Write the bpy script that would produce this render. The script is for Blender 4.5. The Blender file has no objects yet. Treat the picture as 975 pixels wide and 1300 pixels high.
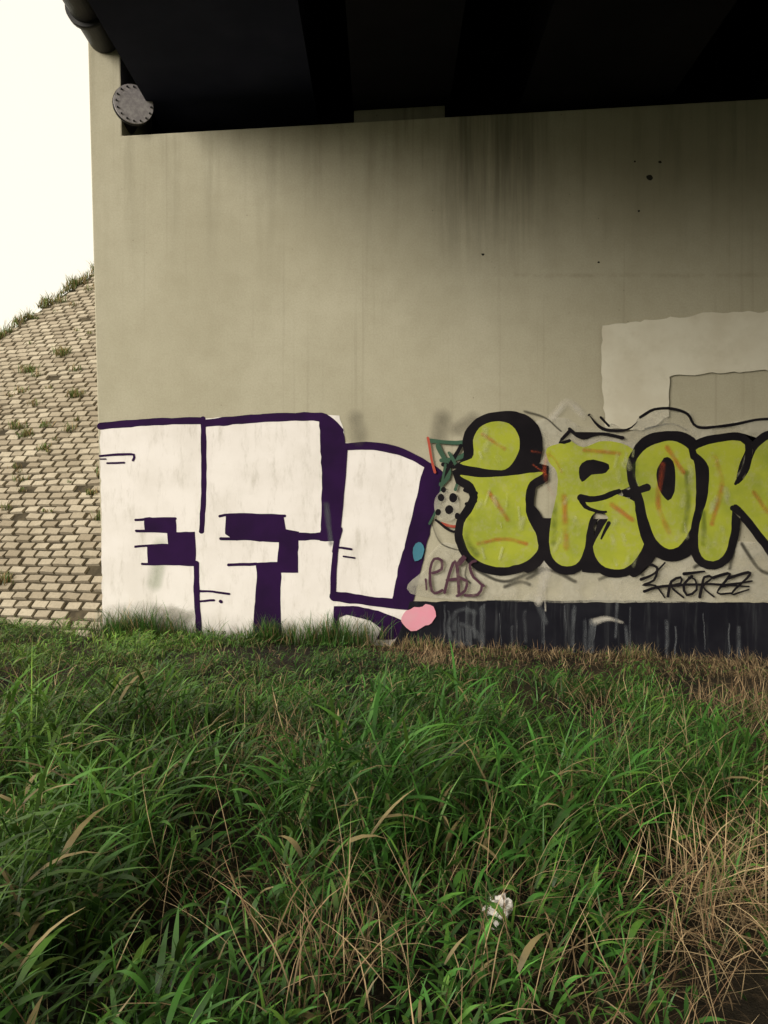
import bpy, math, random
import numpy as np
from mathutils import Vector, Matrix
from mathutils.geometry import tessellate_polygon
random.seed(4); rng=np.random.default_rng(7)
scn=bpy.context.scene
scn.view_settings.view_transform='Standard'; scn.view_settings.look='None'; scn.view_settings.exposure=0
S=0.0076          # wall chart unit: 7.6 mm
EYE=1.3
def wx(u): return (u-487.5)*S
def wz(v): return EYE+(650-v)*S

# ---------------------------------------------------------------- noise helpers
_tab=rng.random((8,256,256))
def vn(x,y,sc,seed=0):
    x=np.asarray(x,float)*sc+1000.3; y=np.asarray(y,float)*sc+1000.7
    xi=np.floor(x).astype(int); yi=np.floor(y).astype(int)
    fx=x-xi; fy=y-yi; fx=fx*fx*(3-2*fx); fy=fy*fy*(3-2*fy)
    T=_tab[seed]
    a=T[xi%256,yi%256]; b=T[(xi+1)%256,yi%256]; c=T[xi%256,(yi+1)%256]; d=T[(xi+1)%256,(yi+1)%256]
    return (a*(1-fx)+b*fx)*(1-fy)+(c*(1-fx)+d*fx)*fy
def ground(x,y):
    x=np.asarray(x,float); y=np.asarray(y,float)
    return -0.035*np.clip(x,-6,6)+0.02*np.clip(y,-9,0)+0.07*(vn(x,y,0.9,1)-0.5)+0.03*(vn(x,y,3.1,2)-0.5)
def sst(a,b,x):
    t=np.clip((np.asarray(x,float)-a)/(b-a),0,1); return t*t*(3-2*t)
def blob(x,y,cx,cy,rx,ry):
    return np.exp(-(((x-cx)/rx)**2+((y-cy)/ry)**2))

# ---------------------------------------------------------------- materials
def new_mat(name):
    m=bpy.data.materials.new(name); m.use_nodes=True
    nt=m.node_tree; nt.nodes.clear()
    out=nt.nodes.new('ShaderNodeOutputMaterial'); b=nt.nodes.new('ShaderNodeBsdfPrincipled')
    nt.links.new(b.outputs[0],out.inputs[0]); b.inputs['Specular IOR Level'].default_value=0.2
    b.inputs['Roughness'].default_value=0.85
    return m,nt,b,out
def N(nt,t,**k):
    n=nt.nodes.new(t)
    for a,v in k.items(): setattr(n,a,v)
    return n
def pos(nt,scale=(1,1,1),loc=(0,0,0)):
    g=N(nt,'ShaderNodeNewGeometry'); mp=N(nt,'ShaderNodeMapping')
    mp.inputs['Scale'].default_value=scale; mp.inputs['Location'].default_value=loc
    nt.links.new(g.outputs['Position'],mp.inputs['Vector']); return mp.outputs[0]
def noise(nt,vec,scale,detail=4,rough=0.55):
    n=N(nt,'ShaderNodeTexNoise'); n.inputs['Scale'].default_value=scale; n.inputs['Detail'].default_value=min(detail,5)
    n.inputs['Roughness'].default_value=rough; nt.links.new(vec,n.inputs['Vector']); return n.outputs['Fac']
def ramp(nt,fac,a,b,ca=0.0,cb=1.0):
    m=N(nt,'ShaderNodeMapRange'); m.interpolation_type='SMOOTHSTEP'
    m.inputs['From Min'].default_value=a; m.inputs['From Max'].default_value=b
    m.inputs['To Min'].default_value=ca; m.inputs['To Max'].default_value=cb
    nt.links.new(fac,m.inputs['Value']); return m.outputs[0]
def math_(nt,op,a,b=None,clamp=False):
    m=N(nt,'ShaderNodeMath',operation=op); m.use_clamp=clamp
    for i,v in enumerate((a,b)):
        if v is None: continue
        if isinstance(v,(int,float)): m.inputs[i].default_value=v
        else: nt.links.new(v,m.inputs[i])
    return m.outputs[0]
def mix(nt,fac,a,b,bt='MIX'):
    m=N(nt,'ShaderNodeMix'); m.data_type='RGBA'; m.blend_type=bt
    if isinstance(fac,(int,float)): m.inputs[0].default_value=fac
    else: nt.links.new(fac,m.inputs[0])
    for i,v in ((6,a),(7,b)):
        if isinstance(v,tuple): m.inputs[i].default_value=(*v[:3],1)
        else: nt.links.new(v,m.inputs[i])
    return m.outputs[2]
def bump(nt,b,h,strength=0.3,dist=0.01):
    n=N(nt,'ShaderNodeBump'); n.inputs['Strength'].default_value=strength; n.inputs['Distance'].default_value=dist
    nt.links.new(h,n.inputs['Height']); nt.links.new(n.outputs[0],b.inputs['Normal'])

def concrete_color(nt):
    p=pos(nt)
    big=noise(nt,p,0.7,5)
    c=mix(nt,ramp(nt,big,0.35,0.68),(0.395,0.365,0.27),(0.46,0.43,0.33))
    mid=noise(nt,p,5,5,0.65)
    c=mix(nt,ramp(nt,mid,0.35,0.75,0,0.3),c,(0.32,0.29,0.205))
    sep=N(nt,'ShaderNodeSeparateXYZ'); nt.links.new(p,sep.inputs[0]); X,Z=sep.outputs[0],sep.outputs[2]
    st=noise(nt,pos(nt,(3.2,1,0.28)),1.6,5,0.6)
    st2=noise(nt,pos(nt,(9,1,0.35),(3,0,1)),1.2,5,0.6)
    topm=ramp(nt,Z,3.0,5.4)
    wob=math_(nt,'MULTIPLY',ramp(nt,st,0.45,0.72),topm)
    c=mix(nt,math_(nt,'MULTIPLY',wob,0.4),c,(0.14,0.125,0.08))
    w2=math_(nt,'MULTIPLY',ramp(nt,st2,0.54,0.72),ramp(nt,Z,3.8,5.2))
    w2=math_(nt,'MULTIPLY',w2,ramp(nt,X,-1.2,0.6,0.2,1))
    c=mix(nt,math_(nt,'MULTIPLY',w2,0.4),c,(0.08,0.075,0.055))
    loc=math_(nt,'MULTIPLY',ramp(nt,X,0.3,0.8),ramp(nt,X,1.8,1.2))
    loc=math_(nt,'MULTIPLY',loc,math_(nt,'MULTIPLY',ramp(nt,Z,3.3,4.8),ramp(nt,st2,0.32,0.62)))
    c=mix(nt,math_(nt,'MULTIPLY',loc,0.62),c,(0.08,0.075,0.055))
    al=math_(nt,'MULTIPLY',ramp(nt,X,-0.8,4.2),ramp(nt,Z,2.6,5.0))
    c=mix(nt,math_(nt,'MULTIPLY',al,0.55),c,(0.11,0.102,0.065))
    jz=math_(nt,'ABSOLUTE',math_(nt,'SUBTRACT',math_(nt,'ADD',Z,math_(nt,'MULTIPLY',big,0.06)),3.62))
    jl=math_(nt,'MULTIPLY',ramp(nt,jz,0.035,0.0),ramp(nt,X,0.7,1.6))
    jl=math_(nt,'MULTIPLY',jl,ramp(nt,mid,0.35,0.65,0.0,0.3))
    c=mix(nt,jl,c,(0.16,0.14,0.09))
    v3=noise(nt,pos(nt,(14,1,0.22),(5,0,2)),1.0,3,0.5)
    c=mix(nt,math_(nt,'MULTIPLY',ramp(nt,v3,0.6,0.72),0.2),c,(0.16,0.14,0.1))
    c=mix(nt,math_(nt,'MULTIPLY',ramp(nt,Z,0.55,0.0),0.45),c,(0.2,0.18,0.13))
    v=N(nt,'ShaderNodeTexVoronoi'); v.inputs['Scale'].default_value=11; nt.links.new(p,v.inputs['Vector'])
    v.inputs['Randomness'].default_value=1
    po=math_(nt,'MULTIPLY',ramp(nt,v.outputs['Distance'],0.09,0.04),ramp(nt,mid,0.52,0.6))
    c=mix(nt,math_(nt,'MULTIPLY',po,0.6),c,(0.08,0.07,0.05))
    fine=noise(nt,p,60,4,0.7)
    c=mix(nt,ramp(nt,fine,0.3,0.75,0,0.28),c,(0.22,0.2,0.145))
    h=math_(nt,'ADD',math_(nt,'MULTIPLY',fine,0.35),mid)
    return c,h
def concrete_mat(name='concrete',dark=None):
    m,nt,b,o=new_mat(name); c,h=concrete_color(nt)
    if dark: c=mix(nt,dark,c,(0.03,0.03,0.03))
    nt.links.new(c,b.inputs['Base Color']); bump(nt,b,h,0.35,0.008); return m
M_conc=concrete_mat(); M_concd=concrete_mat('shaded_concrete',0.5)  # pedestal copy is the same concrete with shade mixed into its colour

def paint_mat(name,col,col2=None,cover=0.92,lo=0.25,hi=0.5,nscale=9,soft=False,streak=False,rough=0.75,amin=0.55,grime=0.0):
    m,nt,b,out=new_mat(name); p=pos(nt)
    n=noise(nt,p,nscale,5,0.7)
    cc=mix(nt,ramp(nt,noise(nt,p,2.3,4,0.6),0.35,0.7),col,col2 or tuple(v*0.75 for v in col))
    if streak:
        s=noise(nt,pos(nt,(7,1,0.5)),1.5,5,0.7)
        cc=mix(nt,ramp(nt,s,0.5,0.8,0,0.6),cc,streak)
    if grime:
        s=noise(nt,pos(nt,(5,1,1.3),(2,0,5)),2.0,5,0.75)
        cc=mix(nt,ramp(nt,s,0.48,0.78,0,grime),cc,(0.36,0.33,0.27))
        sep=N(nt,'ShaderNodeSeparateXYZ'); nt.links.new(p,sep.inputs[0])
        cc=mix(nt,math_(nt,'MULTIPLY',ramp(nt,sep.outputs[2],0.35,0.0),ramp(nt,n,0.4,0.65,0.15,0.7)),cc,(0.22,0.2,0.16))
    if not soft and cover<0.98:
        fac=ramp(nt,n,lo,hi,cover*0.75,cover); cc=mix(nt,fac,(0.4,0.36,0.26),cc)
    nt.links.new(cc,b.inputs['Base Color']); b.inputs['Roughness'].default_value=rough
    b.inputs['Specular IOR Level'].default_value=0.08
    if not soft: bump(nt,b,n,0.22,0.006)
    if soft:
        at=N(nt,'ShaderNodeAttribute',attribute_name='a'); tr=N(nt,'ShaderNodeBsdfTransparent'); ms=N(nt,'ShaderNodeMixShader')
        f=math_(nt,'MULTIPLY',at.outputs['Fac'],ramp(nt,noise(nt,p,4,5,0.6),0.3,0.65,amin,1.0))
        f=math_(nt,'MULTIPLY',f,soft)
        nt.links.new(f,ms.inputs[0]); nt.links.new(tr.outputs[0],ms.inputs[1]); nt.links.new(b.outputs[0],ms.inputs[2])
        nt.links.new(ms.outputs[0],out.inputs[0])
    return m
PM={
 'white':paint_mat('white_paint',(0.80,0.76,0.74),(0.72,0.68,0.65),0.97,0.2,0.42,6,grime=0.5),
 'whitegrey':paint_mat('worn_white_paint',(0.42,0.40,0.35),(0.34,0.33,0.28),soft=0.75,amin=0.3),
 'purple':paint_mat('purple_paint',(0.024,0.006,0.046),(0.016,0.005,0.03),0.99,0.2,0.4,12),
 'black':paint_mat('black_paint',(0.007,0.006,0.008),(0.012,0.010,0.012),0.99,0.2,0.4,12),
 'band':paint_mat('black_base_coat',(0.007,0.007,0.011),(0.013,0.013,0.018),0.99,0.2,0.4,8,streak=(0.075,0.08,0.085)),
 'green':paint_mat('yellow_green_paint',(0.35,0.385,0.028),(0.25,0.295,0.026),0.95,0.3,0.55,14),
 'pale':paint_mat('buff_paint',(0.62,0.59,0.49),(0.54,0.50,0.40),0.88,0.3,0.5,4),
 'palesoft':paint_mat('buff_overspray',(0.60,0.57,0.47),soft=0.55,amin=0.05),
 'pink':paint_mat('pink_paint',(0.72,0.27,0.37),(0.62,0.32,0.38),0.95),
 'blue':paint_mat('cyan_paint',(0.03,0.20,0.30)),
 'teal':paint_mat('teal_paint',(0.015,0.08,0.05)),
 'red':paint_mat('red_paint',(0.42,0.05,0.03)),
 'wine':paint_mat('wine_paint',(0.05,0.006,0.035)),
 'redsoft':paint_mat('red_ghost_paint',(0.55,0.10,0.04),soft=0.5,amin=0.05),
 'softwhite':paint_mat('white_overspray',(0.72,0.68,0.60),soft=0.6,amin=0.3),
 'scratch':paint_mat('pale_scuffs',(0.60,0.62,0.33),soft=0.42,amin=0.0),
 'softgrey':paint_mat('grey_overspray',(0.13,0.14,0.155),soft=0.6,amin=0.3),
 'softblack':paint_mat('black_overspray',(0.015,0.014,0.014),soft=0.75),
 'softgreen':paint_mat('green_overspray',(0.22,0.3,0.14),soft=0.35),
 'darkgreen':paint_mat('dark_green_shade',(0.10,0.15,0.03),soft=0.5,amin=0.1),
 'softdark':paint_mat('dark_scuff',(0.16,0.145,0.11),soft=0.45),
}
PK=list(PM)

# ---------------------------------------------------------------- basic object helpers
def empty(name,loc=(0,0,0)):
    e=bpy.data.objects.new(name,None); e.location=loc; scn.collection.objects.link(e); return e
def mesh_obj(name,verts,faces,mats=(),parent=None,smooth=False,mi=None):
    me=bpy.data.meshes.new(name); me.from_pydata([tuple(v) for v in verts],[],faces); me.update()
    for m in mats: me.materials.append(m)
    if mi: me.polygons.foreach_set('material_index',mi)
    if smooth: me.polygons.foreach_set('use_smooth',[True]*len(me.polygons))
    o=bpy.data.objects.new(name,me); scn.collection.objects.link(o)
    if parent: o.parent=parent
    return o
def box(name,x0,x1,y0,y1,z0,z1,mat,parent=None,tilt=False,bev=0.0):
    v=[(x,y,z) for x in (x0,x1) for y in (y0,y1) for z in (z0,z1)]
    if tilt: v=[(x,y,z+0.0574*(x+2.57)) for x,y,z in v]
    f=[(0,1,3,2),(4,6,7,5),(0,4,5,1),(2,3,7,6),(0,2,6,4),(1,5,7,3)]
    o=mesh_obj(name,v,f,[mat],parent)
    if bev:
        b=o.modifiers.new('b','BEVEL'); b.width=bev; b.segments=2
    return o
def cyl(name,p0,p1,r,mat,parent=None,seg=32):
    p0,p1=Vector(p0),Vector(p1); d=(p1-p0); L=d.length; q=d.to_track_quat('Z','Y').to_matrix()
    v=[];f=[]
    for k,pp in enumerate((0,L)):
        for i in range(seg):
            a=2*math.pi*i/seg; v.append(p0+q@Vector((r*math.cos(a),r*math.sin(a),pp)))
    for i in range(seg): j=(i+1)%seg; f.append((i,j,seg+j,seg+i))
    f.append(tuple(range(seg-1,-1,-1))); f.append(tuple(range(seg,2*seg)))
    o=mesh_obj(name,v,f,[mat],parent)
    for p in o.data.polygons:
        if len(p.vertices)==4: p.use_smooth=True
    return o

# ---------------------------------------------------------------- graffiti drawing on the wall plane
class Piece:
    n=0
    def __init__(s,name,parent): s.name=name; s.v=[]; s.f=[]; s.m=[]; s.a=[]; s.parent=parent
    def _y(s): Piece.n+=1; return -0.003-Piece.n*0.00018
    def poly(s,pts,mat,smooth=True,wob=0.6,grow=0):
        P=catmull(pts,True) if smooth else dense(pts)
        y=s._y(); b=len(s.v); Q=[]
        n=len(P)
        if grow:
            area=sum(P[i][0]*P[(i+1)%n][1]-P[(i+1)%n][0]*P[i][1] for i in range(n)); sg=1 if area>0 else -1
            R=[]
            for i in range(n):
                a,c=P[i-1],P[(i+1)%n]; dx,dy=c[0]-a[0],c[1]-a[1]; l=math.hypot(dx,dy) or 1
                R.append((P[i][0]+sg*dy/l*grow,P[i][1]-sg*dx/l*grow))
            P=R
        for (u,v) in P:
            nx=(float(vn(u,v,0.13,3))-0.5)*2*wob; nz=(float(vn(u,v,0.13,4))-0.5)*2*wob
            Q.append(Vector((wx(u+nx),y,wz(v+nz))))
        tr=tessellate_polygon([Q]); s.v+=Q; s.a+=[1.0]*len(Q)
        for t in tr:
            a,c,d=[Q[i] for i in t]
            nn=(c-a).cross(d-a)
            t=tuple(b+i for i in t)
            s.f.append(t if nn.y<0 else t[::-1]); s.m.append(PK.index(mat))
    def stroke(s,pts,w,mat,w2=None,smooth=True,soft=False,wob=0.4,taper=False):
        P=catmull(pts,False) if smooth else dense(pts,False)
        y=s._y(); n=len(P); w2=w if w2 is None else w2
        prof=[(-1,0.0),(-.55,.6),(0,1.0),(.55,.6),(1,0.0)] if soft else [(-1,1.0),(0,1.0),(1,1.0)]
        k=len(prof); b=len(s.v)
        D=[]
        for i in range(n):
            a=P[max(i-1,0)]; c=P[min(i+1,n-1)]; dx,dy=c[0]-a[0],c[1]-a[1]; l=math.hypot(dx,dy) or 1; D.append((dx/l,dy/l))
        rows=[]
        d=D[0]
        for q in (0.95,0.6,0.25): rows.append((P[0][0]-d[0]*w/2*q,P[0][1]-d[1]*w/2*q,d,math.sqrt(1-q*q)*w/2,0,1-q))
        for i in range(n):
            t=i/(n-1); ww=(w*(1-t)+w2*t)/2*(1+0.3*(float(vn(P[i][0],P[i][1],0.09,5))-0.5))
            if taper: ww*=min(1,0.15+3*min(t,1-t))
            rows.append((P[i][0],P[i][1],D[i],ww,t,1))
        d=D[-1]
        for q in (0.25,0.6,0.95): rows.append((P[-1][0]+d[0]*w2/2*q,P[-1][1]+d[1]*w2/2*q,d,math.sqrt(1-q*q)*w2/2*(0.2 if taper else 1),1,1-q))
        for (px,py,d,ww,t,ea) in rows:
            jx=(float(vn(px,py,0.1,3))-0.5)*2*wob; jy=(float(vn(px,py,0.1,4))-0.5)*2*wob
            for (o,al) in prof:
                s.v.append(Vector((wx(px+jx-d[1]*ww*o),y-0.0006*t,wz(py+jy+d[0]*ww*o))))
                s.a.append(al*ea if soft else 1.0)
        for i in range(len(rows)-1):
            for j in range(k-1):
                a=b+i*k+j; s.f.append((a,a+1,a+k+1,a+k)); s.m.append(PK.index(mat))
    def build(s):
        o=mesh_obj(s.name,s.v,s.f,[PM[k] for k in PK],s.parent,mi=s.m)
        at=o.data.attributes.new('a','FLOAT','POINT'); at.data.foreach_set('value',s.a)
        return o
def catmull(p,closed,step=5):
    n=len(p); out=[]
    for i in (range(n) if closed else range(n-1)):
        if closed: a,b,c,d=p[i-1],p[i],p[(i+1)%n],p[(i+2)%n]
        else: a,b,c,d=p[max(i-1,0)],p[i],p[i+1],p[min(i+2,n-1)]
        L=math.hypot(c[0]-b[0],c[1]-b[1]); m=max(2,int(L/step))
        for k in range(m):
            t=k/m
            out.append(tuple(0.5*((2*b[j])+(-a[j]+c[j])*t+(2*a[j]-5*b[j]+4*c[j]-d[j])*t*t+(-a[j]+3*b[j]-3*c[j]+d[j])*t**3) for j in (0,1)))
    if not closed: out.append(tuple(p[-1]))
    return out
def dense(p,closed=True,step=6):
    out=[]; n=len(p)
    for i in range(n if closed else n-1):
        b,c=p[i],p[(i+1)%n]; L=math.hypot(c[0]-b[0],c[1]-b[1]); m=max(1,int(L/step))
        for k in range(m): t=k/m; out.append((b[0]+(c[0]-b[0])*t,b[1]+(c[1]-b[1])*t))
    if not closed: out.append(tuple(p[-1]))
    return out
def ell(cx,cy,rx,ry,n=12,rot=0):
    return [(cx+rx*math.cos(a)*math.cos(rot)-ry*math.sin(a)*math.sin(rot),cy+rx*math.cos(a)*math.sin(rot)+ry*math.sin(a)*math.cos(rot)) for a in [2*math.pi*i/n for i in range(n)]]

# ---------------------------------------------------------------- bridge
bridge=empty('concrete_bridge')
xr=9.5
def wtop(x): return 4.93+0.0574*(x+2.57)
prof=[(wx(132),-0.7),(wx(131),wz(805)),(wx(111),wz(38)),(wx(152),wz(36)),(wx(155),wtop(wx(155))),(xr,wtop(xr)),(xr,-0.7)]
v=[(x,0,z) for x,z in prof]+[(x,1.1,z) for x,z in prof]; n=len(prof)
f=[tuple(range(n)),tuple(range(2*n-1,n-1,-1))]+[(i,n+i,n+(i+1)%n,(i+1)%n) for i in range(n)]
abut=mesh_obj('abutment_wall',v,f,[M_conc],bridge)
bv=abut.modifiers.new('b','BEVEL'); bv.width=0.012; bv.segments=2
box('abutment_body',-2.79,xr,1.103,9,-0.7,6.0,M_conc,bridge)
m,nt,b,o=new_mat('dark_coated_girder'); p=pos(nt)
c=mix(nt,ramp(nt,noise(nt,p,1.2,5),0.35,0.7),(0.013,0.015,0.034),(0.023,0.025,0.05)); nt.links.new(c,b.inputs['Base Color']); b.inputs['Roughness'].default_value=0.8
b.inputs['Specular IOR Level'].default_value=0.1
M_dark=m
m,nt,b,o=new_mat('shaded_soffit'); p=pos(nt)
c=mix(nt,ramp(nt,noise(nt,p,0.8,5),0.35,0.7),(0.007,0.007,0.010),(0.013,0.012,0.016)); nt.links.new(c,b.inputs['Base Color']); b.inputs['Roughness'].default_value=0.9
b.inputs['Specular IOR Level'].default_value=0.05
M_soffit=m  # near-black tone puts the under-deck shade into slab and inner girder colour
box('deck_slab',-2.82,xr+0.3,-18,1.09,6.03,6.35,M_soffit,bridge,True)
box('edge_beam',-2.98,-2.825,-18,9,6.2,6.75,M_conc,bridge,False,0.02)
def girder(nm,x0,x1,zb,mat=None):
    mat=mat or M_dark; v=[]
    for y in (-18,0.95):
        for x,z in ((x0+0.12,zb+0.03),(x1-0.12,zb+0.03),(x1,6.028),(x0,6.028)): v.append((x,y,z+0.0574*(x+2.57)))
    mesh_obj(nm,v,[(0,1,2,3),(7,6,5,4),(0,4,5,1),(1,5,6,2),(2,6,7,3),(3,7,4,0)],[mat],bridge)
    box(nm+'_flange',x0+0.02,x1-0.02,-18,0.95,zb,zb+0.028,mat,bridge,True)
girder('girder_a',-2.3,-0.66,5.22)  # outer girder takes the lighter navy: side light put into its colour
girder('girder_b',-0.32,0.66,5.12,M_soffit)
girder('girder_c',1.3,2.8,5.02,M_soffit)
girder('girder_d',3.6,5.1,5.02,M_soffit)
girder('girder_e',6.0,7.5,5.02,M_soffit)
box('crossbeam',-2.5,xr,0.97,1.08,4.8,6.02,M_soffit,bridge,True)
for i,xx in enumerate((2.1,4.3,6.7)):
    box('bearing_%d'%i,xx-0.25,xx+0.25,0.3,0.8,4.9,5.018,M_dark,bridge,True)
box('pedestal',wx(450)-0.01,wx(566),0.12,0.8,4.9,5.10,M_concd,bridge,True,0.01)
box('bearing_pad',-0.15,0.45,0.3,0.7,5.101,5.119,M_dark,bridge,True)
for i,xx in enumerate((-1.3,2.6,6.5)): cyl('pier_%d'%i,(xx,-17,-0.7),(xx,-17,4.9+0.0574*(xx+2.57)),0.45,M_conc,bridge)
box('pier_cap',-2.6,xr,-17.6,-16.4,4.6,5.015,M_conc,bridge,True)

m,nt,b,o=new_mat('hole_shade'); b.inputs['Base Color'].default_value=(0.02,0.018,0.014,1); M_hole=m
hv=[];hf=[]
for (u,vv,r) in ((825,226,3.6),(838,206,1.7),(806,205,1.1),(811,268,1.2),(613,323,1.6),(760,333,1.3)):
    b0=len(hv)
    for i in range(10):
        a=2*math.pi*i/10; rr=r*(1+0.5*(random.random()-0.5)); hv.append((wx(u+rr*math.cos(a)*1.3),-0.0015,wz(vv+rr*math.sin(a))))
    hf.append(tuple(b0+i for i in range(10)))
mesh_obj('tie_holes',hv,hf,[M_hole],bridge)  # flat discs; the shade inside the holes is put into the colour

m,nt,b,o=new_mat('dark_pipe'); p=pos(nt)
c=mix(nt,ramp(nt,noise(nt,p,3,5),0.35,0.7),(0.02,0.02,0.022),(0.04,0.038,0.036)); nt.links.new(c,b.inputs['Base Color']); b.inputs['Roughness'].default_value=0.5
M_pipe=m
m,nt,b,o=new_mat('galvanised_cap'); p=pos(nt)
c=mix(nt,ramp(nt,noise(nt,p,25,5,0.7),0.35,0.7),(0.30,0.275,0.285),(0.46,0.43,0.43)); nt.links.new(c,b.inputs['Base Color']); b.inputs['Roughness'].default_value=0.65
M_cap=m
pipe=empty('drain_pipe')
px_,pz_=-2.69,5.88
cyl('run',(px_,-18,pz_),(px_,-0.01,pz_),0.16,M_pipe,pipe)
for i,yy in enumerate((-0.5,-1.35,-1.55,-3.4,-6.4,-9.4,-12.4)): cyl('collar_%d'%i,(px_,yy-0.035,pz_),(px_,yy+0.035,pz_),0.195,M_pipe,pipe)
for i,yy in enumerate((-1.0,-2.6,-5,-8,-11)): box('hanger_%d'%i,px_+0.1,px_+0.13,yy-0.03,yy+0.03,pz_,6.02,M_pipe,pipe)
cap=empty('pipe_end_cap')
cc=Vector((wx(173),-0.10,wz(139))); dirv=Vector((0.45,-0.89,0.0)).normalized()
cyl('stub',cc-dirv*0.45,cc-dirv*0.03,0.12,M_pipe,cap)
cyl('flange',cc-dirv*0.03,cc-dirv*0.002,0.19,M_pipe,cap,40)
cyl('cover_plate',cc,cc+dirv*0.02,0.185,M_cap,cap,40)
q=dirv.to_track_quat('Z','Y').to_matrix()
for i in range(16):
    a=2*math.pi*i/16; pp=cc+q@Vector((0.162*math.cos(a),0.162*math.sin(a),0.0)); cyl('bolt_%d'%i,pp+dirv*0.018,pp+dirv*0.03,0.009,M_pipe,cap,6)

# ---------------------------------------------------------------- graffiti 1
P=Piece('purple_white_graffiti',None)
P.poly([(127,538),(257,531),(330,528),(400,526),(430,527),(437,545),(438,562),(480,563),(530,580),(562,603),(552,640),(538,690),(528,740),(520,772),(512,800),(490,826),(470,842),(300,842),(131,842)],'white',False,1.0)
for pts,w in (([(134,792),(170,785),(225,790)],44),([(134,820),(170,812),(205,822)],44),([(200,780),(240,782)],22)): P.stroke(pts,w,'whitegrey',soft=True,wob=3)
P.stroke([(205,690),(200,720),(196,742)],24,'softgreen',soft=True)
P.stroke([(127,541),(190,536),(257,534)],8.5,'purple')
P.stroke([(258,532),(259,600),(258,640),(256,674)],7,'purple')
P.stroke([(262,537),(330,531),(398,529),(416,533),(431,547)],10.5,'purple')
P.poly([(406,534),(424,534),(437,548),(440,575),(436,610),(432,650),(428,688),(406,686),(408,640),(409,600),(406,560)],'purple',False,1)
P.stroke([(372,681),(400,681),(426,680)],9.5,'purple')
P.poly([(287,653),(300,653),(360,655),(363,672),(379,675),(378,727),(357,727),(356,760),(358,842),(319,842),(323,770),(326,727),(324,715),(352,713),(354,688),(300,686),(286,678)],'purple',False,0.8)
P.stroke([(279,655),(300,653),(362,655)],3.4,'purple'); P.stroke([(280,684),(310,684),(355,687)],3.6,'purple'); P.stroke([(290,717),(325,716)],3.6,'purple')
P.poly([(183,657),(223,658),(224,675),(248,675),(249,717),(188,716),(187,694),(213,692),(212,675),(184,673)],'purple',False,0.8)
for a,b2 in (((172,660),(223,658)),((173,674),(214,675)),((172,694),(214,692)),((181,716),(248,717))): P.stroke([a,((a[0]+b2[0])/2,(a[1]+b2[1])/2-0.6),b2],3.2,'purple')
P.stroke([(249,715),(250,760),(252,790),(255,840)],6.5,'purple',9)
P.stroke([(252,750),(270,751),(291,754)],2.8,'purple'); P.stroke([(254,763),(272,762)],2.6,'purple'); P.stroke([(280,763),(281,764)],4,'purple')
P.stroke([(127,579),(150,577),(170,577),(169,584)],3,'purple'); P.stroke([(136,588),(158,587)],2.4,'purple'); P.stroke([(127,583),(134,583)],2,'purple')
P.stroke([(438,567),(470,566),(505,572),(535,586),(558,602)],9.5,'purple')
P.poly([(540,588),(566,604),(555,640),(543,685),(532,735),(522,772),(496,768),(505,725),(514,690),(524,650),(534,605)],'purple',False,1)
P.stroke([(438,566),(434,620),(429,670),(424,720),(423,757)],7,'purple')
P.stroke([(424,757),(450,760),(480,764),(518,769)],12,'purple')
P.stroke([(430,695),(446,697)],2.8,'purple'); P.stroke([(436,706),(450,708)],2.4,'purple')
P.stroke([(430,672),(424,700)],9,'purple',5)
P.poly([(424,769),(455,770),(480,775),(512,788),(514,798),(500,812),(478,812),(484,798),(470,788),(440,780),(430,784),(429,842),(420,842)],'purple',False,1)
P.stroke([(414,640),(420,690)],9,'softgrey',soft=True)
P.build()

P=Piece('black_base_band',None)
P.poly([(520,763),(548,764),(620,762),(760,762),(975,765),(1200,766),(1690,768),(1690,860),(520,860),(498,842),(496,826),(508,800),(516,780)],'band',False,0.8)
P.stroke([(603,778),(588,773),(574,782),(569,800),(580,816),(597,817)],8,'softgrey',soft=True)
P.stroke([(585,792),(600,798),(610,812)],8,'softgrey',soft=True)
P.stroke([(752,790),(770,785),(790,790)],11,'softwhite',5,soft=True)
P.stroke([(684,770),(692,790)],9,'softgrey',soft=True)
for k in range(60):
    u=random.uniform(560,1100); a=random.uniform(766,800); P.stroke([(u,a),(u+random.uniform(-2,2),a+random.uniform(20,60))],random.uniform(1.2,7),'softgrey',soft=True,wob=1)
P.build()
P=Piece('pink_paint_blob',None)
P.poly([(512,778),(520,772),(532,771),(541,767),(551,770),(553,781),(548,791),(540,794),(528,800),(516,797),(509,788)],'pink',True,2)
P.poly([(527,690),(534,688),(539,697),(535,708),(527,712),(524,702)],'blue',True,1.5)
P.build()

P=Piece('buff_repaint',None)
P.poly([(765,414),(800,409),(850,404),(910,397),(975,396),(1180,392),(1180,468),(975,470),(905,474),(850,478),(848,505),(848,530),(820,545),(768,545),(763,480),(763,440)],'pale',False,2.0)
P.poly([(762,545),(775,538),(800,548),(812,528),(845,517),(875,524),(890,540),(975,530),(1060,530),(1060,600),(860,620),(720,640),(660,560),(680,535),(712,530),(735,540)],'palesoft',True,1)
P.poly([(560,690),(600,700),(640,720),(700,700),(800,700),(900,690),(980,690),(1060,720),(1060,760),(560,760),(540,720)],'palesoft',True,1)
P.build()

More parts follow.
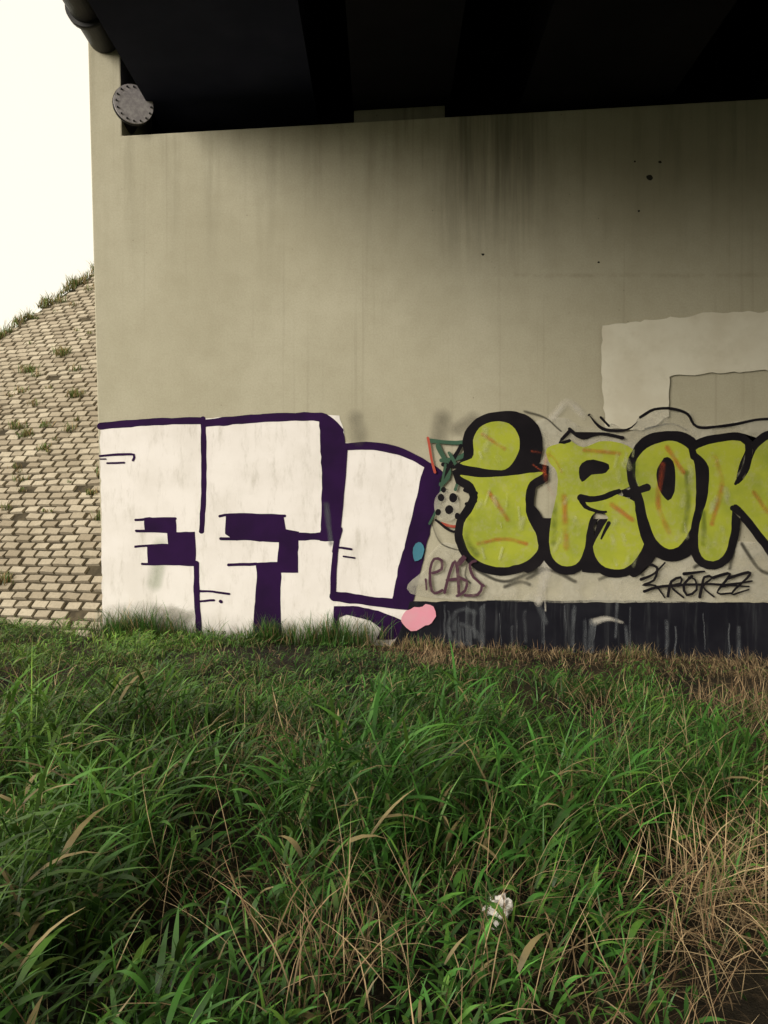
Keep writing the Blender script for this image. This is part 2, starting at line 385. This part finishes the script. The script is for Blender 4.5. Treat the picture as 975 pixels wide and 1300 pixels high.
# ---------------------------------------------------------------- graffiti 2
P=Piece('green_bubble_graffiti',None)
P.stroke([(560,530),(555,560)],30,'softdark',soft=True); P.stroke([(450,530),(455,555)],26,'softdark',soft=True); P.stroke([(578,545),(600,530)],22,'softdark',soft=True)
P.stroke([(700,530),(720,512),(740,528)],14,'softwhite',soft=True)
P.stroke([(665,522),(690,530),(712,548)],4,'softblack',2.5,soft=True)
P.stroke([(748,528),(765,545),(795,546),(808,536)],5,'black',3,taper=True)
P.stroke([(762,530),(772,541)],3,'black')
P.stroke([(812,530),(830,520),(852,519),(872,526),(884,542),(920,541),(975,532),(1060,536)],3.4,'black')
P.stroke([(818,545),(850,538),(870,546)],3,'softgrey',soft=True)
for pts in ([(600,720),(640,738),(690,722),(730,738)],[(690,722),(668,735)],[(760,735),(800,722),(815,730)],[(940,690),(960,720),(975,728)],[(930,700),(925,722)],[(880,720),(895,712)],[(640,745),(660,738),(672,742)]):
    P.stroke(pts,6,'softblack',soft=True)
P.stroke([(690,700),(690,735),(683,765)],24,'softwhite',12,soft=True)
P.stroke([(690,740),(692,775)],3,'softwhite',soft=True)
P.stroke([(546,560),(580,562),(602,560),(585,580),(560,585)],5,'teal'); P.stroke([(556,566),(570,600),(560,615)],6,'teal'); P.stroke([(585,566),(560,610)],5,'black')
P.stroke([(562,590),(590,596),(600,612)],5,'black'); P.stroke([(570,575),(582,600),(578,622)],4,'teal')
P.stroke([(543,556),(548,585),(552,600)],3,'red'); P.stroke([(565,590),(556,640),(545,665)],3,'teal'); P.stroke([(600,655),(580,668),(560,664)],3,'red'); P.stroke([(590,565),(605,572)],3,'black')
P.poly(ell(567,642,16,20),'palesoft')
for (u,vv,r) in ((560,632,4),(575,632,5),(570,647,5),(556,650,3.5),(580,655,3.5),(563,622,3)): P.poly(ell(u,vv,r,r*1.2,8),'black')
P.stroke([(553,660),(575,675),(590,668)],3,'black')
P.stroke([(548,665),(560,690),(590,700)],2.5,'softblack',soft=True)
P.stroke([(598,700),(590,730),(597,740)],3,'softblack',soft=True)
GR=10.5
i_dot=[(600,560),(608,543),(628,535),(650,541),(659,560),(655,580),(641,596),(615,595),(596,592),(583,588),(598,582),(601,572)]
P.poly([(587,560),(596,539),(620,525),(655,523),(679,536),(688,560),(684,587),(667,604),(640,608),(600,602),(576,593),(588,581)],'black')
i_body=[(583,603),(610,606),(645,604),(684,599),(688,602),(672,612),(667,630),(668,655),(679,676),(682,697),(668,712),(640,720),(615,716),(598,704),(588,684),(589,664),(598,650),(606,632),(600,615)]
P.poly(i_body,'black',grow=GR); P.poly([(670,640),(690,660),(697,690),(688,714),(665,726),(660,690)],'black')
P.poly(i_dot,'green'); P.poly(i_body,'green')
P.stroke([(588,598),(620,602),(650,600),(690,597)],4,'black')
P.stroke([(590,622),(604,626)],5,'black'); P.stroke([(592,640),(603,636)],5,'black')
R=[(693,570),(712,562),(722,559),(740,568),(765,560),(795,566),(812,582),(812,604),(798,618),(780,626),(800,634),(818,650),(820,675),(812,700),(796,719),(774,722),(758,712),(752,694),(762,674),(771,657),(760,648),(750,655),(744,675),(740,700),(730,716),(712,718),(698,702),(698,665),(706,628),(706,600),(696,586)]
P.poly(R,'black',grow=GR)
P.poly([(800,630),(828,645),(836,680),(828,712),(802,732),(790,700)],'black')
P.poly([(738,660),(752,650),(754,690),(760,727),(738,726)],'black',False)
P.poly(R,'green')
P.poly([(738,588),(752,584),(772,590),(768,600),(750,603),(738,612),(734,600)],'black')
P.stroke([(736,632),(748,634),(762,632),(784,624)],9,'black',6); P.stroke([(736,632),(742,643),(760,650),(768,650)],7,'black',3); P.stroke([(722,548),(710,562),(722,560)],4,'black'); P.stroke([(722,545),(738,556),(760,551),(790,556)],4,'black')
P.stroke([(772,664),(762,684)],5,'black',2); P.stroke([(796,627),(820,619)],8,'black',10)
O=[(826,566),(852,560),(872,570),(881,595),(882,630),(877,665),(864,690),(848,697),(832,686),(822,662),(816,635),(806,606),(808,582)]
P.poly([(797,580),(819,553),(858,548),(883,560),(894,590),(896,640),(890,682),(869,709),(840,711),(818,694),(808,664),(803,632),(795,605)],'black')
P.poly(O,'green'); P.poly([(846,580),(855,592),(855,625),(846,636),(836,622),(832,602),(838,586)],'black')
Nn=[(882,572),(905,563),(938,560),(944,572),(936,592),(934,615),(948,600),(955,578),(970,560),(1000,552),(1030,556),(1032,600),(1022,660),(1006,700),(988,702),(968,680),(948,655),(930,640),(926,676),(916,706),(898,712),(886,700),(886,668),(896,632),(899,600),(893,584)]
P.poly(Nn,'black',grow=GR)
P.poly([(925,645),(950,668),(980,715),(1000,720),(985,690)],'black')
P.poly(Nn,'green')
P.stroke([(950,566),(946,590),(932,614)],10,'black',4); P.stroke([(928,645),(950,662),(975,700)],7,'black')
K=[(1050,570),(1075,560),(1090,600),(1110,570),(1140,556),(1150,580),(1120,620),(1150,670),(1140,705),(1110,700),(1088,655),(1085,700),(1060,712),(1046,680),(1056,620)]
P.poly(K,'black',grow=8); P.poly(K,'green')
for pts,w in (([(596,660),(592,685),(604,704)],12),([(703,640),(702,690)],10),([(806,590),(806,604)],10),([(870,600),(872,640),(866,675)],9),([(892,650),(892,690)],9)):
    P.stroke(pts,w,'darkgreen',soft=True)
for pts,w in (([(696,575),(690,600),(702,630)],7),([(840,590),(834,640),(848,676)],9),([(606,690),(640,684),(668,690)],7),([(845,568),(866,600)],8),([(905,580),(914,615),(902,665)],9),([(612,552),(640,570)],7),([(775,640),(802,660)],8),([(715,630),(718,695)],10),([(955,625),(972,650)],8),([(740,572),(785,576)],7),([(620,625),(644,660)],8)):
    P.stroke(pts,w,'redsoft',soft=True)
P.stroke([(674,573),(700,580),(712,600)],4,'redsoft',soft=True); P.stroke([(676,590),(694,604)],3,'redsoft',soft=True)
for k in range(50):
    u,vv=random.choice([(random.uniform(600,668),random.uniform(615,705)),(random.uniform(706,735),random.uniform(575,705)),(random.uniform(765,812),random.uniform(640,708)),(random.uniform(858,876),random.uniform(575,680)),(random.uniform(893,920),random.uniform(575,695)),(random.uniform(608,650),random.uniform(542,588)),(random.uniform(782,805),random.uniform(570,610))])
    P.stroke([(u,vv),(u+random.uniform(-5,5),vv+random.uniform(5,16))],random.uniform(3,10),'scratch',soft=True)
P.build()

P=Piece('purple_tag',None)
for pts in ([(549,727),(560,722),(560,711),(551,709),(546,722),(546,744),(551,753),(561,749)],[(564,752),(570,728),(577,712),(581,730),(582,752)],[(567,736),(584,734)],[(588,706),(580,716),(582,732),(592,737),(590,749),(580,756)],[(603,712),(596,716),(600,732),(611,742),(606,754),(590,755)],[(583,716),(590,708)],):
    P.stroke(pts,3.6,'wine')
P.stroke([(612,742),(613,743)],3.4,'wine'); P.stroke([(541,748),(540,735)],2.6,'wine')
P.build()
P=Piece('black_tag',None)
for pts in ([(811,724),(820,716),(832,720),(828,736),(814,742),(830,743),(842,758)],[(812,735),(828,728),(842,714)],[(846,756),(850,738),(862,732),(862,740),(850,744),(866,758)],[(876,731),(866,742),(870,755),(882,748),(880,735),(872,732)],[(886,757),(892,732),(902,733),(890,744),(904,757)],[(903,733),(924,728),(908,752),(926,752)],[(922,733),(950,727),(926,753),(948,748)],[(914,743),(952,737)],[(816,750),(840,744),(900,741),(948,744)],[(866,728),(892,725)]):
    P.stroke(pts,4,'black',2.0)
P.build()

# ---------------------------------------------------------------- paved embankment
slope=empty('paved_embankment')
pp_,qq_=0.35,0.9
def pz(x,y): return pp_*(x+2.7)+qq_*y
nrm=Vector((-pp_,-qq_,1)).normalized()
U=Vector((1,-pp_/qq_,0)).normalized(); V=nrm.cross(U).normalized()
if V.z<0: V=-V
O0=Vector((-2.7,0,0))
A=Vector((-5.2,7.1,0)); A.z=pz(A.x,A.y); B=Vector((-6.4,6.1,0)); B.z=pz(B.x,B.y)
a2=((A-O0).dot(U),(A-O0).dot(V)); b2_=((B-O0).dot(U),(B-O0).dot(V))
def hipv(u): return a2[1]+(u-a2[0])*(b2_[1]-a2[1])/(b2_[0]-a2[0])
m,nt,b,o=new_mat('paver_block'); p=pos(nt)
at=N(nt,'ShaderNodeAttribute',attribute_name='r')
c=mix(nt,at.outputs['Fac'],(0.27,0.225,0.165),(0.45,0.395,0.305))
c=mix(nt,ramp(nt,noise(nt,p,1.1,5),0.42,0.65,0,0.6),c,(0.25,0.21,0.15))
c=mix(nt,ramp(nt,noise(nt,p,30,5,0.7),0.4,0.75,0,0.45),c,(0.16,0.14,0.10))
nt.links.new(c,b.inputs['Base Color']); bump(nt,b,noise(nt,p,40,4),0.4,0.006); M_pave=m
m,nt,b,o=new_mat('joint_soil'); p=pos(nt)
c=mix(nt,ramp(nt,noise(nt,p,8,5),0.4,0.7),(0.04,0.032,0.02),(0.085,0.068,0.042)); nt.links.new(c,b.inputs['Base Color']); M_soil=m
bw,bh=0.215,0.118; vs=[];fs=[];ra=[]
for r in range(-4,112):
    for k in range(-74,12):
        u=k*bw+(bw/2 if r%2 else 0)+random.uniform(-.009,.009); vv=r*bh+random.uniform(-.006,.006)+0.02*math.sin(u*1.3+r*0.2)
        c0=O0+U*u+V*vv
        if c0.x>-2.72 or c0.z<-0.5 or c0.z>6.05 or vv>hipv(u)-0.02: continue
        if random.random()<0.02: continue
        hu,hv_=bw/2-0.015,bh/2-0.013; t=random.uniform(-0.007,0.007); tl=random.uniform(-0.006,0.006); tv=random.uniform(-0.002,0.008); an=random.gauss(0,0.02)
        U2=U*math.cos(an)+V*math.sin(an); V2=V*math.cos(an)-U*math.sin(an)
        base=len(vs)
        for (su,sv,sn,sc) in ((-1,-1,0,1),(1,-1,0,1),(1,1,0,1),(-1,1,0,1),(-1,-1,1,.94),(1,-1,1,.94),(1,1,1,.94),(-1,1,1,.94)):
            h=-0.05 if sn==0 else 0.026+t+tl*su-tv*sv
            vs.append(c0+U2*su*hu*sc+V2*sv*hv_*sc+nrm*h)
        rr=random.random(); ra+= [rr]*8
        for q_ in ((4,5,6,7),(0,1,5,4),(1,2,6,5),(2,3,7,6),(3,0,4,7)): fs.append(tuple(base+i for i in q_))
o=mesh_obj('pavers',vs,fs,[M_pave],slope); at=o.data.attributes.new('r','FLOAT','POINT'); at.data.foreach_set('value',ra)
def PV(u,vv,off=0): return O0+U*u+V*vv+nrm*off
ur_at=lambda vv: (-2.72+2.7-V.x*vv)/U.x
top_v=(6.05)/V.z
uh=a2[0]+(top_v-a2[1])*(b2_[0]-a2[0])/(b2_[1]-a2[1])
h0u=a2[0]+(-0.4-a2[1])*(b2_[0]-a2[0])/(b2_[1]-a2[1])
ev=[PV(ur_at(-0.4),-0.4),PV(h0u,-0.4),PV(uh,top_v),PV(ur_at(top_v),top_v)]
ev+= [Vector((ev[1].x-1,40,-0.6)),Vector((ev[2].x+0.6,40,6.0)),Vector((ev[3].x,40,6.0))]
mesh_obj('earth_body',ev,[(0,3,2,1),(1,2,5,4),(2,3,6,5)],[M_soil],slope)

# ---------------------------------------------------------------- ground sheet
ax=np.concatenate([[-400,-200,-100,-50,-25,-14],np.arange(-10,10.01,0.12),[14,25,50,100,200,400]])
ay=np.concatenate([[-400,-200,-100,-50,-25,-14],np.arange(-11,3.01,0.12),[6,12,25,50,100,200,400]])
GX,GY=np.meshgrid(ax,ay); GZ=ground(GX,GY)
vs=np.stack([GX,GY,GZ],-1).reshape(-1,3); nx=len(ax); ny=len(ay)
fs=[(j*nx+i,j*nx+i+1,(j+1)*nx+i+1,(j+1)*nx+i) for j in range(ny-1) for i in range(nx-1)]
m,nt,b,o=new_mat('ground_soil'); p=pos(nt)
c=mix(nt,ramp(nt,noise(nt,p,1.3,5),0.4,0.62),(0.014,0.012,0.009),(0.04,0.03,0.018))  # soil colour darkened to deepen the shade in gaps between blades
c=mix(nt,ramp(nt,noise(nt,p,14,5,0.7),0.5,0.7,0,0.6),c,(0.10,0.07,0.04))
sep=N(nt,'ShaderNodeSeparateXYZ'); nt.links.new(p,sep.inputs[0])
far=ramp(nt,math_(nt,'ABSOLUTE',sep.outputs[0]),9,16)
c=mix(nt,far,c,(0.05,0.085,0.02))
nt.links.new(c,b.inputs['Base Color']); bump(nt,b,noise(nt,p,18,5,0.7),0.8,0.03)
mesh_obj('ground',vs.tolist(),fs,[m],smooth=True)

# ---------------------------------------------------------------- grass
def blades(name,rx,ry,rz,az,L,w,th0,th1,col,mat,SEG=5,tw=None):
    n=len(rx); t=np.linspace(0,1,SEG+1)
    th=th0[:,None]+th1[:,None]*t[None,:]**1.3
    ds=(L/SEG)[:,None]
    hx=np.concatenate([np.zeros((n,1)),np.cumsum(np.sin(th[:,:-1])*ds,1)],1)
    hz=np.concatenate([np.zeros((n,1)),np.cumsum(np.cos(th[:,:-1])*ds,1)],1)
    cx=rx[:,None]+np.cos(az)[:,None]*hx; cy=ry[:,None]+np.sin(az)[:,None]*hx; cz=rz[:,None]+hz
    g=ground(cx,cy)+0.004; cz=np.where(ry[:,None]<0.3,np.maximum(cz,g),cz)
    cy=np.where((cx>-2.85)&(ry[:,None]<0),np.minimum(cy,-0.06),cy)
    if tw is None: tw=rng.uniform(-0.9,0.9,n)
    wa=az[:,None]+math.pi/2+tw[:,None]*t[None,:]
    prof=np.minimum(1,0.45+2.0*t)*(1-t**2.2)*0.97+0.03
    ww=w[:,None]*0.5*prof[None,:]
    ox=np.cos(wa)*ww; oy=np.sin(wa)*ww; oz=ww*0.35*np.sin(tw*3)[:,None]
    VV=np.stack([np.stack([cx-ox,cy-oy,cz-oz],-1),np.stack([cx+ox,cy+oy,cz+oz],-1)],2)
    verts=VV.reshape(-1,3)
    base=(np.arange(n)*(SEG+1)*2)[:,None]+(np.arange(SEG)*2)[None,:]
    F=np.stack([base,base+1,base+3,base+2],-1).reshape(-1,4)
    me=bpy.data.meshes.new(name); me.vertices.add(len(verts)); me.vertices.foreach_set('co',verts.astype(np.float32).ravel())
    me.loops.add(F.size); me.loops.foreach_set('vertex_index',F.astype(np.int32).ravel())
    me.polygons.add(len(F)); me.polygons.foreach_set('loop_start',np.arange(0,F.size,4,dtype=np.int32))
    try: me.polygons.foreach_set('loop_total',np.full(len(F),4,dtype=np.int32))
    except Exception: pass
    me.polygons.foreach_set('use_smooth',np.ones(len(F),dtype=bool))
    me.update(calc_edges=True); me.validate()
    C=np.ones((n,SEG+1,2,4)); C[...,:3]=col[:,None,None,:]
    k=(0.4+0.6*np.minimum(1,t*1.5)); C[...,:3]*=k[None,:,None,None]  # colour darkens to the root, painting in the shade between blades
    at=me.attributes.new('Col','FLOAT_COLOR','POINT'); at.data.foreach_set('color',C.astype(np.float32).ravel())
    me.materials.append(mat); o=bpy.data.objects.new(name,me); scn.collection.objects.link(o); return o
def leaf_mat(name,trans):
    m,nt,b,out=new_mat(name); at=N(nt,'ShaderNodeAttribute',attribute_name='Col')
    c=at.outputs['Color']
    nt.links.new(c,b.inputs['Base Color']); b.inputs['Roughness'].default_value=0.45; b.inputs['Specular IOR Level'].default_value=0.35
    if trans:
        tl=N(nt,'ShaderNodeBsdfTranslucent'); nt.links.new(c,tl.inputs[0]); ms=N(nt,'ShaderNodeMixShader'); ms.inputs[0].default_value=trans
        nt.links.new(b.outputs[0],ms.inputs[1]); nt.links.new(tl.outputs[0],ms.inputs[2]); nt.links.new(ms.outputs[0],out.inputs[0])
    else: b.inputs['Specular IOR Level'].default_value=0.15; b.inputs['Roughness'].default_value=0.8
    return m
M_leaf=leaf_mat('grass_blade',0.25); M_straw=leaf_mat('straw_blade',0)

def dryness(x,y):
    wv=0.5*(vn(x,y,1.7,5)-0.5)
    d=0.48*sst(-4.95,-5.5,y+wv*0.5)*sst(-0.5,0.3,x+wv)
    d+=0.85*sst(-4.6,-5.1,y)*sst(0.7,1.15,x+wv)
    d+=0.4*blob(x,y,-0.5,-4.2,0.22,1.6)
    d+=0.95*sst(-1.7,-0.8,y+wv*0.8)*sst(-0.4,0.5,x)
    d+=0.85*sst(1.6,2.5,x+wv-0.25*(y+4))*sst(-4.8,-3.8,y)
    d+=0.25*sst(-0.9,-0.1,y)*sst(-1.6,-0.8,x)
    d+=0.8*(vn(x,y,2.1,5)-0.64)
    return np.clip(d,0,1)
def bare(x,y):
    b=1.3*blob(x,y,3.1,-1.5,1.2,0.45)+blob(x,y,-2.8,-2.7,0.55,0.4)*1.0+1.0*blob(x,y,1.3,-6.05,0.9,0.22)+0.7*blob(x,y,0.75,-4.0,0.25,0.2)+0.8*sst(0.68,0.82,vn(x,y,1.6,6))
    return np.clip(b,0,1)
def gheight(x,y):
    d=y+8.383
    h=np.interp(d,[0,2.6,3.2,4.4,5.2,6.2,7.4,8.4],[0.24,0.30,0.36,0.36,0.23,0.13,0.095,0.10])
    h=h*(1+0.6*sst(-1.2,-3.0,x)*sst(4.5,6.5,d))
    h=h+0.09*blob(x,y,0.9,-2.3,0.7,0.6)
    h=np.where((x<-2.9)&(y>-0.3),0.14,h)
    return h*(0.45+1.1*vn(x,y,2.0,4))
def clampdom(x,y):
    return (y<-0.07)|((x<-2.95)&(y<(-(pp_*(x+2.7))/qq_)+0.1))
def green(n,x0,x1,y0,y1,ws=1.0,name='grass',ymin=None):
    x=rng.uniform(x0,x1,n); y=rng.uniform(y0,y1,n); ok=clampdom(x,y)
    if ymin is not None: ok&=~((np.abs(x)<5)&(y>ymin))
    else: ok&=(np.abs(x)<0.55*(y+8.383)+0.5)
    dr=dryness(x,y); ba=bare(x,y)
    cl=vn(x,y,4.5,7)*0.6+vn(x,y,2.0,2)*0.4
    pr=(1-0.86*dr)*(1-0.97*ba)*np.clip((cl-0.25)*2.6,0.1,1)
    ok&=rng.random(n)<pr
    x,y,cl,dr=x[ok],y[ok],cl[ok],dr[ok]; n=len(x); H=gheight(x,y)*(0.65+0.6*cl)*(1-0.45*dr)
    L=H*rng.uniform(0.6,1.5,n); near=np.interp(y,[-7,-5.5,-4,0],[1.15,1.2,1.0,0.6])
    w=rng.uniform(0.006,0.017,n)*near*ws
    stalk=rng.random(n)<0.65
    z=ground(x,y)-0.01+np.where(stalk,rng.uniform(0.1,0.9,n)*H,0)
    L=np.where(stalk,L*0.55,L); w=np.where(stalk,w*1.2,w*0.7)
    th0=np.where(stalk,rng.uniform(0.5,1.2,n),rng.uniform(0.0,0.35,n)); th1=rng.uniform(0.4,2.0,n)
    az=rng.uniform(0,2*math.pi,n)
    az=np.where(rng.random(n)<0.3,rng.normal(0.3,0.7,n),az)
    br=rng.uniform(0.45,1.75,n)*(0.6+0.8*vn(x,y,1.3,3))*(1+0.25*sst(-1.0,-3.0,x))  # last factor brightens blades to the left: side light put into colour
    yel=np.clip(rng.random(n)[:,None]*sst(0.0,-2.6,x)[:,None]*0.7+rng.random(n)[:,None]**3*0.5,0,1)
    c1=np.array([0.055,0.165,0.028]); c2=np.array([0.165,0.25,0.035])
    col=(c1*(1-yel)+c2*yel)*br[:,None]
    col[rng.random(n)<0.06]=np.array([0.34,0.27,0.13])
    return blades(name,x,y,z,az,L,w,th0,th1,col,M_leaf)
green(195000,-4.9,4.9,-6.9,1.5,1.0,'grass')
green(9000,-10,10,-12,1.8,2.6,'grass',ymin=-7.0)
def straw(n,x0,x1,y0,y1,name='dry_grass'):
    x=rng.uniform(x0,x1,n); y=rng.uniform(y0,y1,n); ok=clampdom(x,y)
    ok&=(np.abs(x)<0.55*(y+8.383)+0.5)|(n<10000)
    dr=dryness(x,y); ba=bare(x,y); cl=vn(x,y,4,6)
    ok&=rng.random(n)<(0.09+0.98*dr)*(1-0.88*ba)*(0.25+1.1*cl)
    x,y,dr=x[ok],y[ok],dr[ok]; n=len(x)
    far=sst(-3.0,-1.4,y)
    L=rng.uniform(0.10,0.42,n)*(1-0.6*far); w=rng.uniform(0.002,0.0052,n)
    th0=rng.uniform(0.3,1.5,n); th1=rng.uniform(-0.4,1.6,n)
    swirl=6.28*vn(x,y,2.2,3); az=np.where(rng.random(n)<0.6,rng.normal(0,0.6,n)+swirl,rng.uniform(0,2*math.pi,n))
    z=ground(x,y)+rng.uniform(0,0.16,n)*(1-0.8*far)
    k=rng.random(n)[:,None]; br=(rng.uniform(0.5,1.5,n)*(0.8+0.4*blob(x,y,1.2,-5.1,0.6,0.6)))[:,None]
    col=(np.array([0.24,0.135,0.07])*(1-k)+np.array([0.58,0.44,0.25])*k)*br
    return blades(name,x,y,z,az,L,w,th0,th1,col,M_straw,5)
straw(110000,-4.9,4.9,-6.9,0.2)
straw(3000,-10,10,-12,1.5)
x=rng.uniform(-4,4.5,800); y=rng.uniform(-6.3,-0.8,800); dr=dryness(x,y); ok=rng.random(800)<(0.15+0.4*dr); x,y=x[ok],y[ok]
X=[x];Y=[y]
for (cx,cy,k,s) in ((1.25,-4.1,50,0.2),(-0.4,-4.4,25,0.2),(0.0,-5.3,20,0.3),(1.2,-4.9,50,0.2),(2.0,-3.4,25,0.3),(-0.6,-3.3,20,0.25),(0.4,-4.7,20,0.3)):
    X.append(rng.normal(cx,s,k)); Y.append(rng.normal(cy,s,k))
x=np.concatenate(X); y=np.concatenate(Y); n=len(x)
sc=np.interp(y,[-7,-5,-4,-2,0],[0.6,0.8,0.9,0.4,0.2])
blades('dry_stems',x,y,ground(x,y),rng.uniform(0,6.28,n),rng.uniform(0.35,0.8,n)*sc,rng.uniform(0.002,0.0035,n),rng.uniform(0.0,0.6,n),rng.uniform(0.2,1.8,n),np.tile(np.array([0.48,0.36,0.2]),(n,1))*rng.uniform(0.6,1.2,n)[:,None],M_straw,7)
def tufts(name,centers,nb,Lr,wr,straw_f,mat,gc=(0.07,0.17,0.03)):
    X=[];Y=[];Z=[];LL=[]
    for (cx,cy,cz,s) in centers:
        k=int(nb*s); X.append(rng.normal(cx,0.06*s,k)); Y.append(np.minimum(rng.normal(cy,0.04,k),cy+0.01)); Z.append(np.full(k,cz)); LL.append(rng.uniform(*Lr,k)*s)
    x=np.concatenate(X);y=np.concatenate(Y);z=np.concatenate(Z);L=np.concatenate(LL);n=len(x)
    col=np.where((rng.random(n)<straw_f)[:,None],np.array([0.36,0.26,0.13]),np.array(gc))*rng.uniform(0.6,1.4,n)[:,None]
    blades(name,x,y,z,rng.uniform(0,6.28,n),L,rng.uniform(*wr,n),rng.uniform(0,0.5,n),rng.uniform(0.2,1.3,n),col,mat)
cs=[]
for u in list(range(135,480,12)): cs.append((wx(u)+random.uniform(-.04,.04),-0.1,float(ground(wx(u),-0.1)),random.uniform(0.4,1.4)))
for u in (142,150,158,165,180,186,192,205,345,405,418,428,436,470): cs.append((wx(u),-0.1,float(ground(wx(u),-0.1)),random.uniform(1.3,2.0)))
tufts('wall_foot_grass',cs,55,(0.08,0.24),(0.003,0.009),0.2,M_leaf)
cs=[]
for u in list(range(470,1150,16)): cs.append((wx(u)+random.uniform(-.04,.04),-0.1,float(ground(wx(u),-0.1)),random.uniform(0.2,0.7)))
for u in (520,535,548,790,800,812): cs.append((wx(u),-0.16,float(ground(wx(u),-0.12)),1.2))
tufts('wall_foot_dry_grass',cs,50,(0.06,0.16),(0.002,0.005),0.7,M_straw)
cs=[]
for k in range(900):
    u=random.uniform(-9,0.2); vtop=hipv(u)
    vv=vtop-abs(random.gauss(0,0.18))-0.0 if k<620 else random.uniform(0.2,vtop)
    c0=PV(u,vv,0.03)
    if c0.x>-2.9 or c0.z<0.1 or c0.z>6: continue
    cs.append((c0.x,c0.y,c0.z,random.uniform(0.3,1.3) if k<620 else random.uniform(0.25,0.9)))
for (x_,z_,s) in ((-3.45,1.72,1.1),(-4.5,2.1,0.7),(-4.2,0.5,1.0),(-4.9,2.3,0.9),(-3.2,1.2,0.8),(-4.9,3.7,1.0),(-5.4,3.4,1.0),(-3.5,1.5,0.6),(-4.3,2.9,0.9)):
    cs+= [(x_+random.gauss(0,.05),(z_-pp_*(x_+2.7))/qq_-0.02,z_,s)]*3
tufts('embankment_weeds',cs,40,(0.06,0.2),(0.006,0.016),0.45,M_leaf,(0.14,0.2,0.05))

# ---------------------------------------------------------------- litter
m,nt,b,o=new_mat('crumpled_paper'); b.inputs['Base Color'].default_value=(0.70,0.66,0.62,1); M_pap=m
bpy.ops.mesh.primitive_ico_sphere_add(subdivisions=4,radius=0.05,location=(0,0,0)); lit=bpy.context.object; lit.name='crumpled_paper_litter'
for vtx in lit.data.vertices:
    c=vtx.co; k=1+1.2*(abs(vn(c.x*45,c.y*45,1,1)-0.5)+abs(vn(c.z*50,c.x*35,1,2)-0.5)-0.45)
    vtx.co=Vector((c.x*k*0.75,c.y*k*0.8,c.z*k*1.0))
lit.data.materials.append(M_pap); lx,ly=0.37,-8.383+2.80; lit.location=(lx,ly,float(ground(lx,ly))+0.14); lit.rotation_euler=(0.4,0.5,0.6)

# ---------------------------------------------------------------- light
sd=Vector((-0.70,-0.68,0.36)).normalized(); el=math.asin(sd.z); rot=math.atan2(sd.x,sd.y)%(2*math.pi)
w=bpy.data.worlds.new('World'); scn.world=w; w.use_nodes=True; nt=w.node_tree; nt.nodes.clear()
o=N(nt,'ShaderNodeOutputWorld'); bg=N(nt,'ShaderNodeBackground'); nt.links.new(bg.outputs[0],o.inputs[0])
sk=N(nt,'ShaderNodeTexSky'); sk.sky_type='NISHITA'; sk.sun_disc=False; sk.sun_elevation=el; sk.sun_rotation=rot; sk.dust_density=4; sk.air_density=1.0
c=mix(nt,0.85,sk.outputs[0],(11.0,10.2,8.4)); nt.links.new(c,bg.inputs[0]); bg.inputs[1].default_value=0.12
sl=bpy.data.lights.new('sun','SUN'); sl.energy=3.6; sl.angle=math.radians(32); sl.color=(1,0.95,0.85)
so=bpy.data.objects.new('sun',sl); so.rotation_euler=sd.to_track_quat('Z','Y').to_euler(); so.location=(-20,-20,15); scn.collection.objects.link(so)

cd=bpy.data.cameras.new('camera'); cam=bpy.data.objects.new('camera',cd); scn.collection.objects.link(cam); scn.camera=cam
cam.location=(0,-8.383,EYE); cam.rotation_euler=(math.radians(90),0,0); cd.sensor_fit='VERTICAL'; cd.sensor_height=36; cd.lens=36*1103/1300; cd.clip_end=2000
